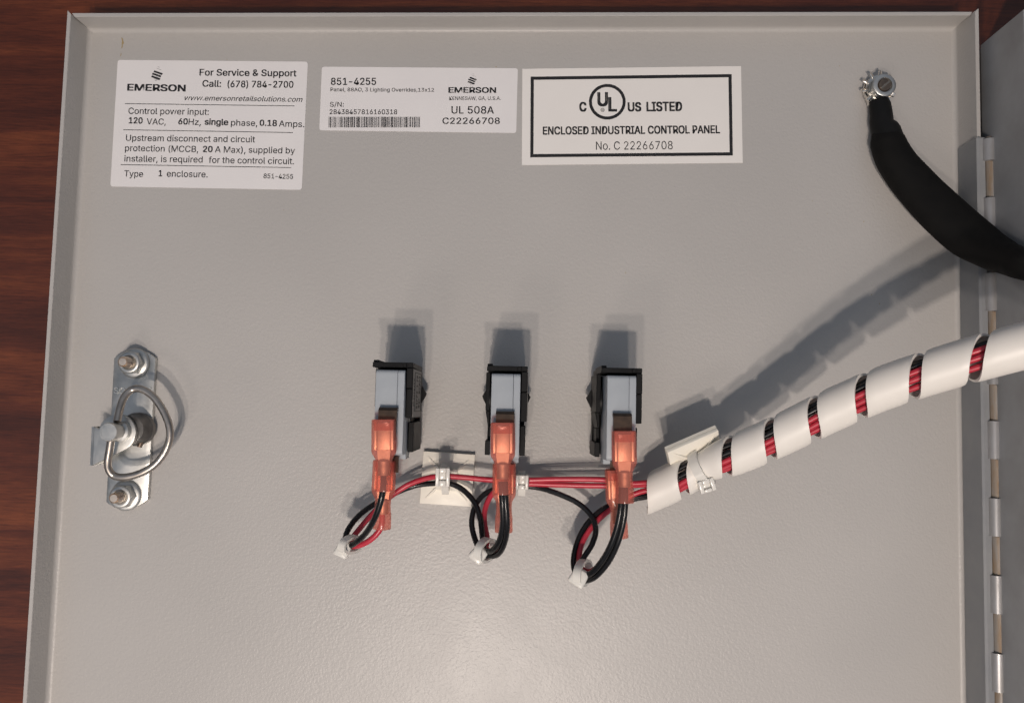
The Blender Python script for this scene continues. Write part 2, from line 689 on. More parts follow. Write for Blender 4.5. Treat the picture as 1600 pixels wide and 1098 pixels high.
def emblem(sh, mb, fmb, cx, cy, k):
    for i, (ax, ay) in enumerate(((-22, -25), (-34, -8), (-40, 12))):
        q = [(ax, ay), (ax + 62, ay + 22), (ax + 55, ay + 34), (ax - 7, ay + 12)]
        sh.poly(mb, [(cx + x * k, cy + y * k) for x, y in q])
    for (ax, ay, L) in ((-6, -42, 34), (2, -54, 14), (-26, 33, 34), (-20, 45, 14)):
        q = [(ax, ay), (ax + L, ay + L * .35), (ax + L - 1, ay + L * .35 + 3), (ax - 1, ay + 3)]
        sh.poly(fmb, [(cx + x * k, cy + y * k) for x, y in q])


LZ = 0.16
# service label
s1 = Sheet(150, 80, 4.706, LZ)
lab = paper(s1, [(160, 65), (105, 995), (1513, 1020), (1558, 78)], 1.1, M['paper'], 'service_label',
            'white rounded service sticker with phone number and power input rating')
b, fb = MB(), MB()
emblem(s1, b, fb, 452, 168, 1.0)
B1_, B2_ = 0.018, 0.010
for args in (
    ('EMERSON', (232, 290), (655, 297), 47, 0.022),
    ('For Service & Support', (762, 180), (1472, 187), 47, B2_), ('Call:', (783, 262), (918, 264), 47, B2_),
    ('(678) 784-2700', (968, 266), (1450, 270), 47, B2_),
    ('www.emersonretailsolutions.com', (652, 362), (1518, 374), 36, 0.0, 0.25),
    ('Control power input:', (238, 462), (828, 470), 45), ('120', (242, 531), (340, 533), 43, B1_), ('VAC,', (372, 539), (512, 542), 44),
    ('60', (606, 538), (672, 540), 43, B1_), ('Hz,', (680, 541), (770, 545), 44), ('single', (800, 541), (970, 545), 43, B1_),
    ('phase,', (992, 548), (1185, 552), 44), ('0.18', (1204, 549), (1328, 552), 43, B1_), ('Amps.', (1345, 555), (1530, 560), 44),
    ('Upstream disconnect and circuit', (220, 660), (1168, 672), 45), ('protection (MCCB,', (213, 735), (750, 744), 45),
    ('20', (787, 742), (855, 743), 43, B1_), ('A Max),', (875, 745), (1098, 750), 45), ('supplied by', (1122, 748), (1462, 754), 45),
    ('installer, is required', (208, 812), (783, 820), 45), ('for the control circuit.', (828, 822), (1455, 832), 45),
    ('Type', (207, 922), (345, 926), 45), ('1', (462, 920), (485, 920), 43, B1_), ('enclosure.', (520, 923), (820, 929), 45),
        ('851-4255', (1232, 935), (1448, 940), 34, 0.004)):
    s1.text(b, *args)
for a, e in (((213, 387), (1460, 404)), ((200, 579), (1448, 600)), ((181, 835), (1435, 857))):
    s1.line(b, a, e, 4.5)
b.build('printing', M['ink'], lab, fix=False)
fb.build('faint_printing', M['faint_ink'], lab, fix=False)

# serial label
s2 = Sheet(490, 90, 4.848, LZ)
lab = paper(s2, [(63, 70), (43, 552), (1535, 572), (1547, 82)], 1.0, M['paper'], 'serial_label',
            'white rounded sticker with barcode and serial number, between two other stickers')
b, fb = MB(), MB()
emblem(s2, b, fb, 1204, 168, 0.82)
for args in (('851-4255', (132, 208), (472, 208), 52, 0.008), ('Panel, 88AO, 3 Lighting Overrides,13x12', (128, 257), (912, 260), 27, 0.002),
             ('S/N:', (123, 374), (228, 374), 36), ('28438457816160318', (121, 430), (632, 431), 36, 0.004),
             ('EMERSON', (1024, 267), (1380, 268), 40, 0.02), ('KENNESAW, GA, U.S.A.', (1028, 323), (1418, 323), 26),
             ('UL 508A', (1045, 425), (1365, 426), 55, 0.004), ('C22266708', (977, 503), (1410, 503), 46, 0.006)):
    s2.text(b, *args)
x = 114.0
rb = random.Random(12)
while x < 806:
    w = rb.choice((2.6, 2.6, 5.2, 5.2, 7.8))
    s2.poly(b, [(x, 450), (x, 530), (x + w, 530), (x + w, 450)])
    x += w + rb.choice((2.6, 2.6, 5.2, 5.2, 7.0))
b.build('printing', M['ink'], lab, fix=False)
fb.build('faint_printing', M['faint_ink'], lab, fix=False)

# listing label
s3 = Sheet(800, 90, 4.2105, LZ)
lab = paper(s3, [(68, 75), (65, 708), (1518, 693), (1507, 57)], 0, M['paper_warm'], 'listing_label',
            'square cornered white sticker with thick black border and circled letters mark')
b = MB()
q = [(123, 127), (120, 657), (1453, 645), (1445, 110)]
for i in range(4):
    p, r = V(q[i]), V(q[(i + 1) % 4])
    c = V((785, 385))

    def inn(u):
        return (u[0] + (21 if u[0] < 785 else -21), u[1] + (21 if u[1] < 385 else -21))
    s3.poly(b, [tuple(p), tuple(r), inn(r), inn(p)])
n = 48
for i in range(n):
    a0, a1 = 2 * math.pi * i / n, 2 * math.pi * (i + 1) / n
    s3.poly(b, [(627 + 121 * math.cos(a0), 292 + 117 * math.sin(a0)), (627 + 121 * math.cos(a1), 292 + 117 * math.sin(a1)),
                (627 + 101 * math.cos(a1), 292 + 97 * math.sin(a1)), (627 + 101 * math.cos(a0), 292 + 97 * math.sin(a0))])
    s3.poly(b, [(596 + 13 * math.cos(a0), 346 + 13 * math.sin(a0)), (596 + 13 * math.cos(a1), 346 + 13 * math.sin(a1)),
                (596 + 10.5 * math.cos(a1), 346 + 10.5 * math.sin(a1)), (596 + 10.5 * math.cos(a0), 346 + 10.5 * math.sin(a0))])
for args in (('C', (447, 355), (488, 354), 58, 0.03), ('U', (567, 318), (627, 318), 86, 0.028), ('L', (639, 353), (686, 353), 88, 0.028),
             ('R', (590, 353), (603, 353), 14, 0.0), ('US', (765, 354), (848, 353), 56, 0.028), ('LISTED', (888, 353), (1117, 351), 58, 0.028),
             ('ENCLOSED INDUSTRIAL CONTROL PANEL', (205, 507), (1367, 498), 50, 0.020), ('No. C 22266708', (553, 608), (1058, 604), 54, -0.008)):
    s3.text(b, *args)
b.build('printing', M['ink'], lab, fix=False)


# ------------------------------------------------------------------ latch
def ring_pts(c, r, n):
    return [(c[0] + r * math.cos(2 * math.pi * k / n), c[1] + r * math.sin(2 * math.pi * k / n)) for k in range(n)]


lc = P(205, 671)
latch = thing('quarter_turn_latch', (lc.x, lc.y, 0), 'zinc plated latch with a wire D-ring handle bolted near the left edge', 'latch')


def C4(x, y, z):
    return P(130 + x / 3.922, 530 + y / 3.922, z)


PZ = 1.9
corn = [C4(188, 118, PZ), C4(140, 992, PZ), C4(396, 975, PZ), C4(443, 120, PZ)]
# plate outline with shallow arched ends
out = []
topa, topb = corn[3], corn[0]
bota, botb = corn[1], corn[2]
ax = ((topa + topb) / 2 - (bota + botb) / 2).normalized()
for (p, q_, s) in ((bota, botb, -1), (topa, topb, 1)):
    for k in range(13):
        u = k / 12
        e = 2 * u - 1
        bulge = 2.6 * (1 - abs(e) ** 2.6) + 0.2
        out.append((p.lerp(q_, u) + ax * (s * bulge)).xy)
b = MB()
b.prism(out, 0.02, PZ)
b.bevel(0.25, 2, 50)
plate = b.build('mounting_plate', M['zinc'], latch)
# stamped letters
b = MB()


def stamp(s, a, e, cap, z):
    vs, fs = text_polys(s, 0.006)
    A, E_ = P(*a, z), P(*e, z)
    ux = E_ - A
    up = V((-ux.y, ux.x, 0)).normalized()
    x0 = min(v.x for v in vs)
    w = max(v.x for v in vs) - x0
    k = cap / 4.6 / cap_height()
    q = [b.v(A + ux * ((v.x - x0) / w) + up * (v.y * k)) for v in vs]
    top = [b.face([q[i] for i in f]) for f in fs]
    r = bmesh.ops.extrude_face_region(b.bm, geom=[f for f in top if f])
    for v_ in [g for g in r['geom'] if isinstance(g, bmesh.types.BMVert)]:
        v_.co.z += 0.3


stamp('SO', (178.2, 614.5), (195.5, 614.5), 9.5, PZ + .005)
stamp('S', (231, 613.5), (236.5, 613.5), 9, PZ + .005)
b.build('stamped_letters', M['zinc'], plate)


def flange_nut(mb, c, z0, size=1.0):
    k = size
    mb.lathe([(5.1 * k, z0), (5.2 * k, z0 + .5), (4.9 * k, z0 + .9), (4.2 * k, z0 + 1.3)], c, 36)
    hexr = 4.05 * k
    mb.prism(ring_pts(c, hexr, 6), z0 + 1.0, z0 + 4.3)
    mb.lathe([(3.7 * k, z0 + 4.0), (3.75 * k, z0 + 4.55), (3.3 * k, z0 + 4.9), (2.4 * k, z0 + 4.95), (2.1 * k, z0 + 4.6)], c, 36)


def thread(mb, c, r, z0, z1, pitch=.7):
    prof = []
    z = z0
    while z < z1 - .5:
        prof += [(r, z), (r * .86, z + pitch / 2)]
        z += pitch
    prof += [(r * .9, z1 - .45), (r * .72, z1), (r * .3, z1 + .02)]
    mb.lathe(prof, c, 20)


for (x, y) in ((290, 143), (237, 962)):
    c = C4(x, y, 5.2)
    b = MB()
    flange_nut(b, c.xy, PZ + .02)
    b.bevel(0.12, 1, 45)
    nut = b.build('flange_nut', M['zinc'], latch)
    b = MB()
    thread(b, c.xy, 1.75, PZ, 10.8)
    b.build('threaded_stud', M['copper'], nut)
# hub, pawl, post
hc = C4(310, 552, 6.0)
b = MB()
b.lathe([(5.6, PZ + .05), (5.6, 4.2), (5.1, 4.8), (4.7, 9.3)], hc.xy, 40)
b.build('hub', M['hub'], latch)
b = MB()
q0 = C4(345, 660, 5.0)
q1 = C4(362, 590, 5.0)
b.tube(spline([q0, q1, C4(350, 520, 6)], .6), .8, 12)
b.build('spring_stop', M['bronze'], latch)
ZP = 11.0
pc = C4(207, 572, ZP)
b = MB()
poly = []
r_ = 6.1
a0, a1 = -62, 170
for k in range(31):
    an = math.radians(a0 + (a1 - a0) * k / 30)
    poly.append((pc.x + r_ * math.cos(an), pc.y + r_ * math.sin(an)))
for (x, y) in ((66, 535), (56, 772)):
    w = C4(x, y, ZP)
    poly.append((w.x, w.y))
b.prism(poly, 9.4, ZP)
b.bevel(.2, 2, 50)
pawl = b.build('pawl', M['zinc'], latch)
w0, w1 = C4(66, 535, ZP), C4(56, 772, ZP)
b = MB()
b.loft([[V((p.x - .02, p.y, ZP - .1)), V((p.x - .9, p.y, ZP - .3)), V((p.x - .9, p.y, 2.6)), V((p.x - .02, p.y, 2.6))] for p in (w0, w1)])
b.build('turned_edge', M['zinc'], pawl)
hd = C4(152, 568, 20.0)
b = MB()
b.lathe([(3.3, ZP + .05), (3.3, 13.5), (2.5, 14.0), (2.5, 15.4), (2.95, 15.8), (3.0, 19.5), (2.75, 20.0), (2.3, 20.0), (2.25, 19.9), (.2, 19.9)], hd.xy, 40)
b.build('shaft', M['zinc'], latch)
ZR = 12.4
ring = [(208, 505, 16.5), (222, 440, 15), (252, 352, 13.6), (300, 308, ZR), (352, 304, ZR), (428, 350, ZR), (492, 440, ZR), (527, 530, ZR), (530, 610, ZR),
        (495, 700, ZR), (430, 775, ZR), (345, 822, ZR), (245, 845, ZR), (185, 833, ZR), (156, 795, 13.4), (152, 740, 14.6), (163, 670, 15.5), (172, 610, 16.5)]
b = MB()
pp = spline([C4(*p) for p in ring], .6)
b.tube(pp, 1.2, 16)
b.build('ring_handle', M['steel_wire'], latch)

# ------------------------------------------------------------------ the three push button switches
SW = [P(608, 644, 34), P(789.5, 650, 34), P(971, 653, 34)]


def make_switch(o3, label):
    root = thing('push_button_switch', (o3.x, o3.y, 0), label, 'switch', 'switches mounted through the door')
    fr = Matrix.Translation((o3.x, o3.y, 0))
    b = MB(fr)
    # end wall, right cheek (two blocks), left cheek, base
    b.box(-5.9, 6.5, 13.6, 15.2, 7, 31.5)
    b.box(4.62, 6.5, 7.4, 13.55, 7, 32.1)
    b.box(4.62, 6.5, -1.6, 7.3, 7, 31.3)
    b.box(3.4, 4.6, 13.7, 15.1, 31.6, 32.0)
    b.box(-5.8, -4.2, 14.2, 15.9, 12, 30.4)
    b.box(4.62, 6.3, -12.3, -3.0, 3, 24)
    b.box(-6.4, -5.0, 1.5, 13.55, 5, 22.5)
    b.prism([(-6.4, 1.45), (-5.0, 1.45), (-5.0, -3.5), (-5.6, -3.5)], 5, 20)
    b.box(-6.4, -4.7, -12.6, -8.0, 3, 19)
    b.box(-5.6, -4.6, -7.9, -3.6, 3, 16)
    b.box(-6.0, 6.2, -12.4, 13.5, 3.05, 6.9)
    b.box(-4.5, 4.5, -11, 12, 6.9, 16.9)
    b.bevel(.18, 1, 50)
    b.lathe([(5.6, .03), (5.6, 2.6), (5.4, 3.0)], (0, 0), 40)
    for s in (-1, 1):
        b.prism([(s * 6.0, 9.8), (s * 8.1, 6.2), (s * 7.7, 5.2), (s * 6.0, 2.0)][::s], 5.0, 7.2)
    br = b.build('mounting_bracket', M['black_plastic'], root)
    # round lamp holder seen through the left cheek
    b = MB(fr @ Matrix.Translation((-4.7, 5.5, 18)) @ Matrix.Rotation(math.pi / 2, 4, 'Y'))
    b.lathe([(5.2, -.6), (5.2, .1), (4.6, .3), (4.5, .0), (3.6, .0), (3.5, .35)], (0, 0), 36)
    b.build('lamp_holder', M['black_plastic'], root)
    # thin plate on the right cheek, its lighter grey paints in a grazing reflection
    b = MB(fr)
    X = 6.5
    b.box(X + .02, X + .16, -1.3, 13.3, 9.2, 30.6)
    b.bevel(.05, 1)
    rp_ = b.build('sheen_plate', M['sheen_grey'], root)
    b = MB(fr)
    X = 6.66
    for (y0, y1, z0, z1) in ((.3, .5, 11, 27), (12.3, 12.5, 11, 27), (.3, 12.5, 10.8, 11.1), (.3, 12.5, 26.9, 27.2)):
        b.box(X + .01, X + .1, y0, y1, z0, z1)
    rg = random.Random(3)
    for zz, hh in ((13.0, 3.6), (18.6, 4.2), (28.2, 1.2)):
        yy = 11.6
        while yy > 1.4:
            w = rg.choice((.55, .75, .95))
            if rg.random() < .85:
                b.box(X + .01, X + .1, yy - w, yy - w + .26, zz, zz + hh)
                b.box(X + .01, X + .1, yy - w + .27, yy, zz + hh * rg.choice((0, .4, .75)), zz + hh * rg.choice((.8, .95, 1)))
            yy -= w + .3
    b.build('moulded_characters', M['black_plastic'], rp_)
    # grey microswitch block in two halves with a fine seam
    b = MB(fr)
    for xa, xb in ((-4.35, 2.2), (2.27, 4.35)):
        rings = []
        for x_ in (xa, xb):
            rr = []
            for (yc, zc, s0) in ((11.5, 32.7, 0), (-11.5, 32.7, 90)):
                for k in range(6):
                    an = math.radians(s0 + 90 * k / 5)
                    rr.append((x_, yc + 1.3 * math.cos(an), zc + 1.3 * math.sin(an)))
            rr += [(x_, -12.8, 26), (x_, -14.4, 25.4), (x_, -14.4, 17.4), (x_, 12.8, 17.4)]
            rings.append(rr)
        b.loft(rings)
    b.bevel(.16, 2, 60)
    ms = b.build('microswitch_body', M['grey_plastic'], root)
    b = MB(fr)
    # bent tab on the back face
    b.loft([[V((sx, y, z)) for sx in (-2.75, 2.75) for (y, z) in (((ya_, za_), (yb_, zb_)) if sx < 0 else ((yb_, zb_), (ya_, za_)))]
            for (ya_, za_, yb_, zb_) in ((1.5, 33.5, .5, 33.5), (1.5, 35.4, .5, 35.0), (1.2, 36.2, .4, 35.6), (.6, 36.8, .1, 36.1), (-8, 37.4, -8, 36.6))])
    b.build('terminal_tab', M['dark_tab'], root)
    b = MB(fr)
    b.box(-2.2, 2.2, -18.5, -13.5, 25.4, 26.4)
    b.build('terminal_tab', M['dark_tab'], root)
    # threaded neck and bezel on the outside of the door, resting on the table
    b = MB(fr)
    b.lathe([(6.0, -TH - .02), (9.5, -TH - .05), (9.5, -5), (8.3, TABLE_Z + .02), (1, TABLE_Z + .02)], (0, 0), 40)
    b.build('bezel', M['black_plastic'], root)
    return root


sw0 = make_switch(SW[0], 'grey switch block in black bracket, leftmost of three, moulded marking showing')
for i, txt in ((1, 'grey switch block in black bracket, middle of the three, seen squarely from behind'),
               (2, 'grey switch block in black bracket, rightmost of three, nearest the white spiral wrap')):
    c = copy_tree(sw0)
    c.location = V((SW[i].x, SW[i].y, 0)) * S
    c['label'] = txt


# ------------------------------------------------------------------ red spade connectors
def superell(a, b_, n=28, p=2.0):
    out = []
    for k in range(n):
        t_ = 2 * math.pi * k / n
        c, s = math.cos(t_), math.sin(t_)
        out.append((a * math.copysign(abs(c) ** (2 / p), c), b_ * math.copysign(abs(s) ** (2 / p), s)))
    return out


def make_connector():
    root = thing('spade_connector', (0, 0, 0), '', 'connector', 'red insulated spade connectors on the switch tabs')
    b = MB()
    rings = []
    for (y, a, c, p) in ((-3.2, 3.0, 1.75, 3.4), (-.3, 3.1, 1.8, 3.4), (0, 3.35, 2.05, 3.4), (-.3, 3.58, 2.25, 3.4), (-5, 3.62, 2.3, 3.4), (-9.2, 3.66, 2.35, 3.2), (-10.0, 3.5, 2.35, 2.8), (-10.9, 2.95, 2.35, 2.4),
                         (-11.8, 2.5, 2.3, 2.1), (-13.8, 2.42, 2.3, 2), (-15.6, 2.5, 2.4, 2), (-16.4, 2.68, 2.6, 2), (-20.6, 2.78, 2.7, 2), (-21, 2.7, 2.62, 2), (-20.7, 2.2, 2.1, 2)):
        rings.append([(x, y, z) for x, z in superell(a, c, 32, p)])
    b.loft(rings)
    sl = b.build('insulating_sleeve', M['salmon'], root, sharp=50)
    b = MB()
    b.box(-2.95, -2.0, -9.0, -.4, -1.1, 1.1)
    b.box(2.0, 2.95, -9.0, -.4, -1.1, 1.1)
    b.box(-2.9, 2.9, -9.0, -.5, -1.25, -.85)
    b.box(-1.95, 1.95, -9.0, -1.0, -.8, .75)
    b.bevel(.2, 2)
    b.prism([(-1.6, -12.4), (1.6, -12.4), (2.0, -9.05), (-2.0, -9.05)], -.7, .4)
    fr = Matrix.Translation((0, -12.2, 0)) @ Matrix.Rotation(math.pi / 2, 4, 'X')
    b.f = fr
    b.lathe([(1.85, 0), (1.9, .3), (1.75, 1.6), (1.9, 2.2), (1.7, 3.3), (1.9, 4.2)], (0, 0), 24)
    b.build('crimp_terminal', M['brass'], root)
    return root


conn0 = make_connector()


def place_connector(o, top, bot, roll=0.0):
    d = (top - bot).normalized()
    zz = V((0, 0, 1))
    xx = d.cross(zz).normalized()
    zz = xx.cross(d)
    m = Matrix((xx, d, zz)).transposed().to_4x4() @ Matrix.Rotation(roll, 4, 'Y')
    m.translation = top * S
    o.matrix_world = m


cons = [
    (P(600, 655, 37), P(600, 757, 37), 'upper red connector on the leftmost switch, two black wires leaving it', 0),
    (P(601, 719, 26), P(597, 816, 25), 'lower red connector under the leftmost switch, with red wire', .1),
    (P(785.5, 660, 37), P(785.5, 768, 37), 'upper red connector on the middle switch, black wires leaving it', 0),
    (P(788, 724, 26), P(787, 830, 25), 'lower red connector under the middle switch, half hidden', -.1),
    (P(975, 673, 37), P(976, 773, 37), 'upper red connector on the rightmost switch, black wires leaving it', 0),
    (P(963, 733, 26), P(967.5, 833, 25), 'lower red connector under the rightmost switch, beside the spiral wrap', .08)]
for i, (a, e, txt, rl) in enumerate(cons):
    o = conn0 if i == 0 else copy_tree(conn0)
    place_connector(o, a, e, rl)
    o['label'] = txt

# ------------------------------------------------------------------ spiral wrap
AX = spline([P(1000, 776, 11), P(1041, 758, 13.5), P(1105, 727, 20), P(1171, 701, 26), P(1237, 671, 32), P(1304, 638.5, 38), P(1386, 604, 46), P(1478, 574, 54), P(1566, 549, 61),
             P(1660, 525, 67), P(1760, 503, 72)], .4)
arc = [0.0]
for a, e in zip(AX, AX[1:]):
    arc.append(arc[-1] + (e - a).length)


def project(p):
    q = p - V((0, 0, CAM_H))
    c = V((sum(q[i] * (_x, _y, _z)[i][k] for i in range(3)) for k in range(3)))
    return CX + F_PX * c.x / -c.z, CY - F_PX * c.y / -c.z


def axis_at(s):
    s = min(max(s, 0), arc[-1] - 1e-6)
    lo, hi = 0, len(arc) - 1
    while hi - lo > 1:
        md = (lo + hi) // 2
        if arc[md] <= s:
            lo = md
        else:
            hi = md
    u = (s - arc[lo]) / (arc[hi] - arc[lo])
    p = AX[lo].lerp(AX[hi], u)
    t_ = (AX[min(hi + 3, len(AX) - 1)] - AX[max(lo - 3, 0)]).normalized()
    view = (V((0, 0, CAM_H)) - p).normalized()
    nn = (view - t_ * view.dot(t_)).normalized()      # outwards, upper side
    nn = (V((0, -.05, 1)) - t_ * V((0, -.05, 1)).dot(t_)).normalized()
    return p, t_, nn, nn.cross(t_)


def s_of_px(x):
    best = min(range(len(AX)), key=lambda i: abs(project(AX[i])[0] - x))
    return arc[best]


gaps = [s_of_px(x) for x in (1071, 1138, 1205, 1271, 1346, 1431, 1525)]
gaps = [2 * gaps[0] - gaps[1]] + gaps
while gaps[-1] < arc[-1] + 20:
    gaps.append(gaps[-1] + 19)


def s_turn(u):                       # u turns -> axis position of the gap, smooth through the measured gaps
    i = int(math.floor(u))
    f = u - i
    if i < 0:
        return gaps[0] + u * (gaps[1] - gaps[0])
    i = min(i, len(gaps) - 2)
    return gaps[i] + f * (gaps[i + 1] - gaps[i])


RO, RI = 6.25, 5.35
S_TIE = s_of_px(1099)


def squeeze(s_):
    return 1 - 0.21 * math.exp(-((s_ - S_TIE) / 5.5) ** 2)


GAP = 3.3
wrap_rings = []
u = -0.34
while True:
    s0 = s_turn(u) + GAP / 2
    s1 = s_turn(u + 1) - GAP / 2
    if s1 > arc[-1] - 1:
        break
    th = 2 * math.pi * u
    ring_ = []
    NW = 10
    for (R_, seq) in ((RO, range(NW + 1)), (RI, range(NW, -1, -1))):
        for k in seq:
            s_ = s0 + (s1 - s0) * k / NW
            p, t_, nn, bb = axis_at(s_)
            rr = R_ * squeeze(s_) - (.15 if k in (0, NW) and R_ == RO else 0)
            ring_.append(p + (nn * math.cos(th) + bb * math.sin(th)) * rr)
    wrap_rings.append(ring_)
    u += 1 / 40
b = MB()
b.loft(wrap_rings)
wrap = b.build('spiral_wrap', M['white_wrap'], origin=P(1041, 758, 7), sharp=40)
tag(wrap, 'white plastic spiral cable wrap rising to the right around red and black wires', 'cable wrap')

# ------------------------------------------------------------------ wires
WR = 0.92


def bundle(ang, rad, start_s):
    out = []
    s_ = start_s
    while s_ < arc[-1] - 1:
        p, t_, nn, bb = axis_at(s_)
        th = ang + s_ * 0.012
        out.append(p + (nn * math.cos(th) + bb * math.sin(th)) * rad)
        s_ += 4
    return out


SM = s_of_px(1022)
wires = []


def wire(name_color, pts, label, tail=None, radius=WR):
    q = [P(*p) for p in pts]
    if tail is not None:
        q += bundle(tail[0], tail[1], SM + 6)
    sp = spline(q, .9)
    mb = MB()
    mb.tube(sp, radius, 14)
    o = mb.build('red_wire' if name_color == 'red' else 'black_wire', M['red_wire' if name_color == 'red' else 'black_wire'], origin=V((q[0].x, q[0].y, 0)))
    tag(o, label, 'wire', 'red wires of the harness' if name_color == 'red' else 'black wires of the harness')
    return o


wire('black', [(599, 742, 37), (599, 757, 37), (596, 778, 37), (587, 806, 35), (572, 832, 30), (556, 847, 26), (544, 853, 22.5), (539, 846, 19), (543, 829, 16), (560, 806, 12), (587, 786, 9),
               (618, 770, 7), (650, 758, 6), (685, 754.5, 7), (703, 755, 7.5), (722, 764, 8), (741, 784, 10), (750, 808, 12.5), (754, 840, 17), (757, 858, 22), (768, 860, 27), (780, 845, 31), (786, 815, 35), (785, 785, 37), (783, 752, 37)],
     'black wire from the leftmost switch past the cream mount to the middle switch')
wire('black', [(789, 752, 37), (790, 785, 37), (792, 815, 35.5), (789, 845, 31), (777, 866, 26), (762, 867, 22), (750, 858, 18), (741, 838, 14), (737, 815, 11.5), (743, 789, 9.5), (758, 771, 8), (785, 761, 7),
               (815, 759.5, 7), (838, 761, 7.5), (872, 771, 9), (905, 787, 10.5), (924, 806, 12), (931, 828, 14), (925, 850, 16), (912, 871, 18), (904, 888, 20), (907, 899, 23.5), (922, 896, 27), (942, 874, 31), (959, 840, 35), (969, 800, 37), (972, 757, 37)],
     'black wire looping from the middle switch to the rightmost switch')
wire('black', [(977, 757, 37), (976, 800, 36.7), (967, 842, 34.5), (950, 878, 30), (928, 902, 25.5), (912, 906, 21.5), (900, 896, 18), (896, 878, 15), (901, 850, 13), (915, 821, 11), (939, 797, 9.5), (966, 784, 9), (992, 776, 10), (1016, 771, 12)],
     'outermost black wire looping from the rightmost switch into the spiral wrap', (1.0, 3.5))
wire('black', [(975, 757, 35), (975, 800, 34.5), (965, 843, 32.5), (948, 877, 28), (928, 897, 23), (912, 902, 19), (902, 893, 15.7), (898, 876, 12.6), (903, 850, 10.6), (917, 823, 8.6), (941, 799, 7.2), (967, 787, 6.7), (992, 779, 7.7), (1016, 774, 10)],
     'lower black wire hidden behind another, looping into the spiral wrap', (.25, 3.1))
wire('red', [(597, 800, 25), (597, 816, 25), (593, 828, 25), (580, 842, 24.5), (563, 851, 23), (549, 852, 20.5), (549, 843, 17), (560, 828, 14), (575, 810, 11.5), (592, 792, 9.5), (612, 774, 8.5), (640, 756, 8.5), (668, 746.5, 9.5),
             (692, 743.5, 10.5), (720, 745, 10), (770, 749.5, 9), (815, 750, 9), (870, 748.5, 9.5), (950, 749.5, 10.5), (990, 755, 11.5), (1016, 754, 13)],
     'long red wire from the leftmost switch straight into the spiral wrap', (-.45, 3.0))
wire('red', [(787, 815, 25), (787, 830, 25), (787, 842, 25), (781, 856, 24), (770, 863, 22), (760, 857, 18.5), (761, 840, 15), (757, 815, 12), (758, 795, 10), (768, 773, 8.5), (788, 758, 8), (815, 755.5, 8.2), (870, 757, 8.2), (950, 758.5, 9.3),
             (990, 757.5, 10.5), (1016, 757.5, 12)],
     'red wire looping from the middle switch and running into the spiral wrap', (-1.1, 3.0))
wire('red', [(967, 820, 25), (967, 833, 25), (964, 848, 25), (954, 866, 24.5), (938, 882, 23), (921, 893, 20.5), (910, 889, 17.5), (905, 872, 15), (910, 847, 13), (929, 818, 11), (957, 793, 9.7), (988, 773, 10.5), (1016, 765, 12)],
     'red wire looping from the rightmost switch and back up into the spiral wrap', (-1.9, 3.2))


# ------------------------------------------------------------------ adhesive tie mounts
def make_mount(label):
    root = thing('cable_tie_mount', (0, 0, 0), label, 'cable tie mount', 'square adhesive cable tie mounts')
    a = 8.75
    b = MB()
    b.box(-a, a, -a, a, 0.05, 1.0)
    b.build('adhesive_pad', M['cream'], root)
    b = MB()
    b.box(-a, a, -a, a, 1.02, 2.5)
    b.bevel(.2, 2)
    # raised pyramid, diagonal ribs and saddle
    b.loft([[(-7, -7, 2.45), (7, -7, 2.45), (7, 7, 2.45), (-7, 7, 2.45)], [(-3.6, -3.6, 3.1), (3.6, -3.6, 3.1), (3.6, 3.6, 3.1), (-3.6, 3.6, 3.1)]])
    for sx in (-1, 1):
        for sy in (-1, 1):
            fr = Matrix.Rotation(math.atan2(sy, sx), 4, 'Z')
            old = b.f
            b.f = fr
            b.loft([[(10.0, -.25, 2.4), (10.0, .25, 2.4), (10.0, .2, 2.6), (10.0, -.2, 2.6)], [(3.5, -.6, 2.4), (3.5, .6, 2.4), (3.5, .4, 4.1), (3.5, -.4, 4.1)]])
            b.f = old
    for sx in (-1, 1):
        b.box(sx * 3.4 if sx < 0 else 1.9, -1.9 if sx < 0 else 3.4, -3.6, 3.6, 2.6, 5.4)
    b.box(-1.85, 1.85, -3.4, 3.4, 4.3, 5.4)
    b.build('mount_base', M['cream'], root)
    return root


mt = make_mount('cream square adhesive mount lying flat between the left and middle switches')
c1 = (P(661, 705, 3) + P(740.7, 709, 3) + P(736.5, 791, 3) + P(657, 788, 3)) / 4
mt.location = V((c1.x, c1.y, 0.0)) * S
mt.rotation_euler = (0, 0, math.radians(-2.6))
m2 = copy_tree(mt)
m2['label'] = 'cream square adhesive mount peeled off the sheet, tied under the spiral wrap'
m2pos = P(1079, 703, 16.5)
tl, tr = P(1034, 702, 23), P(1113, 667, 22)
ex = (tr - tl).normalized()
m2.matrix_world = Matrix.Translation(P(1082, 706, 14.5) * S) @ Matrix.Rotation(math.atan2(ex.y, ex.x), 4, 'Z') @ Matrix.Rotation(math.radians(48), 4, 'X')


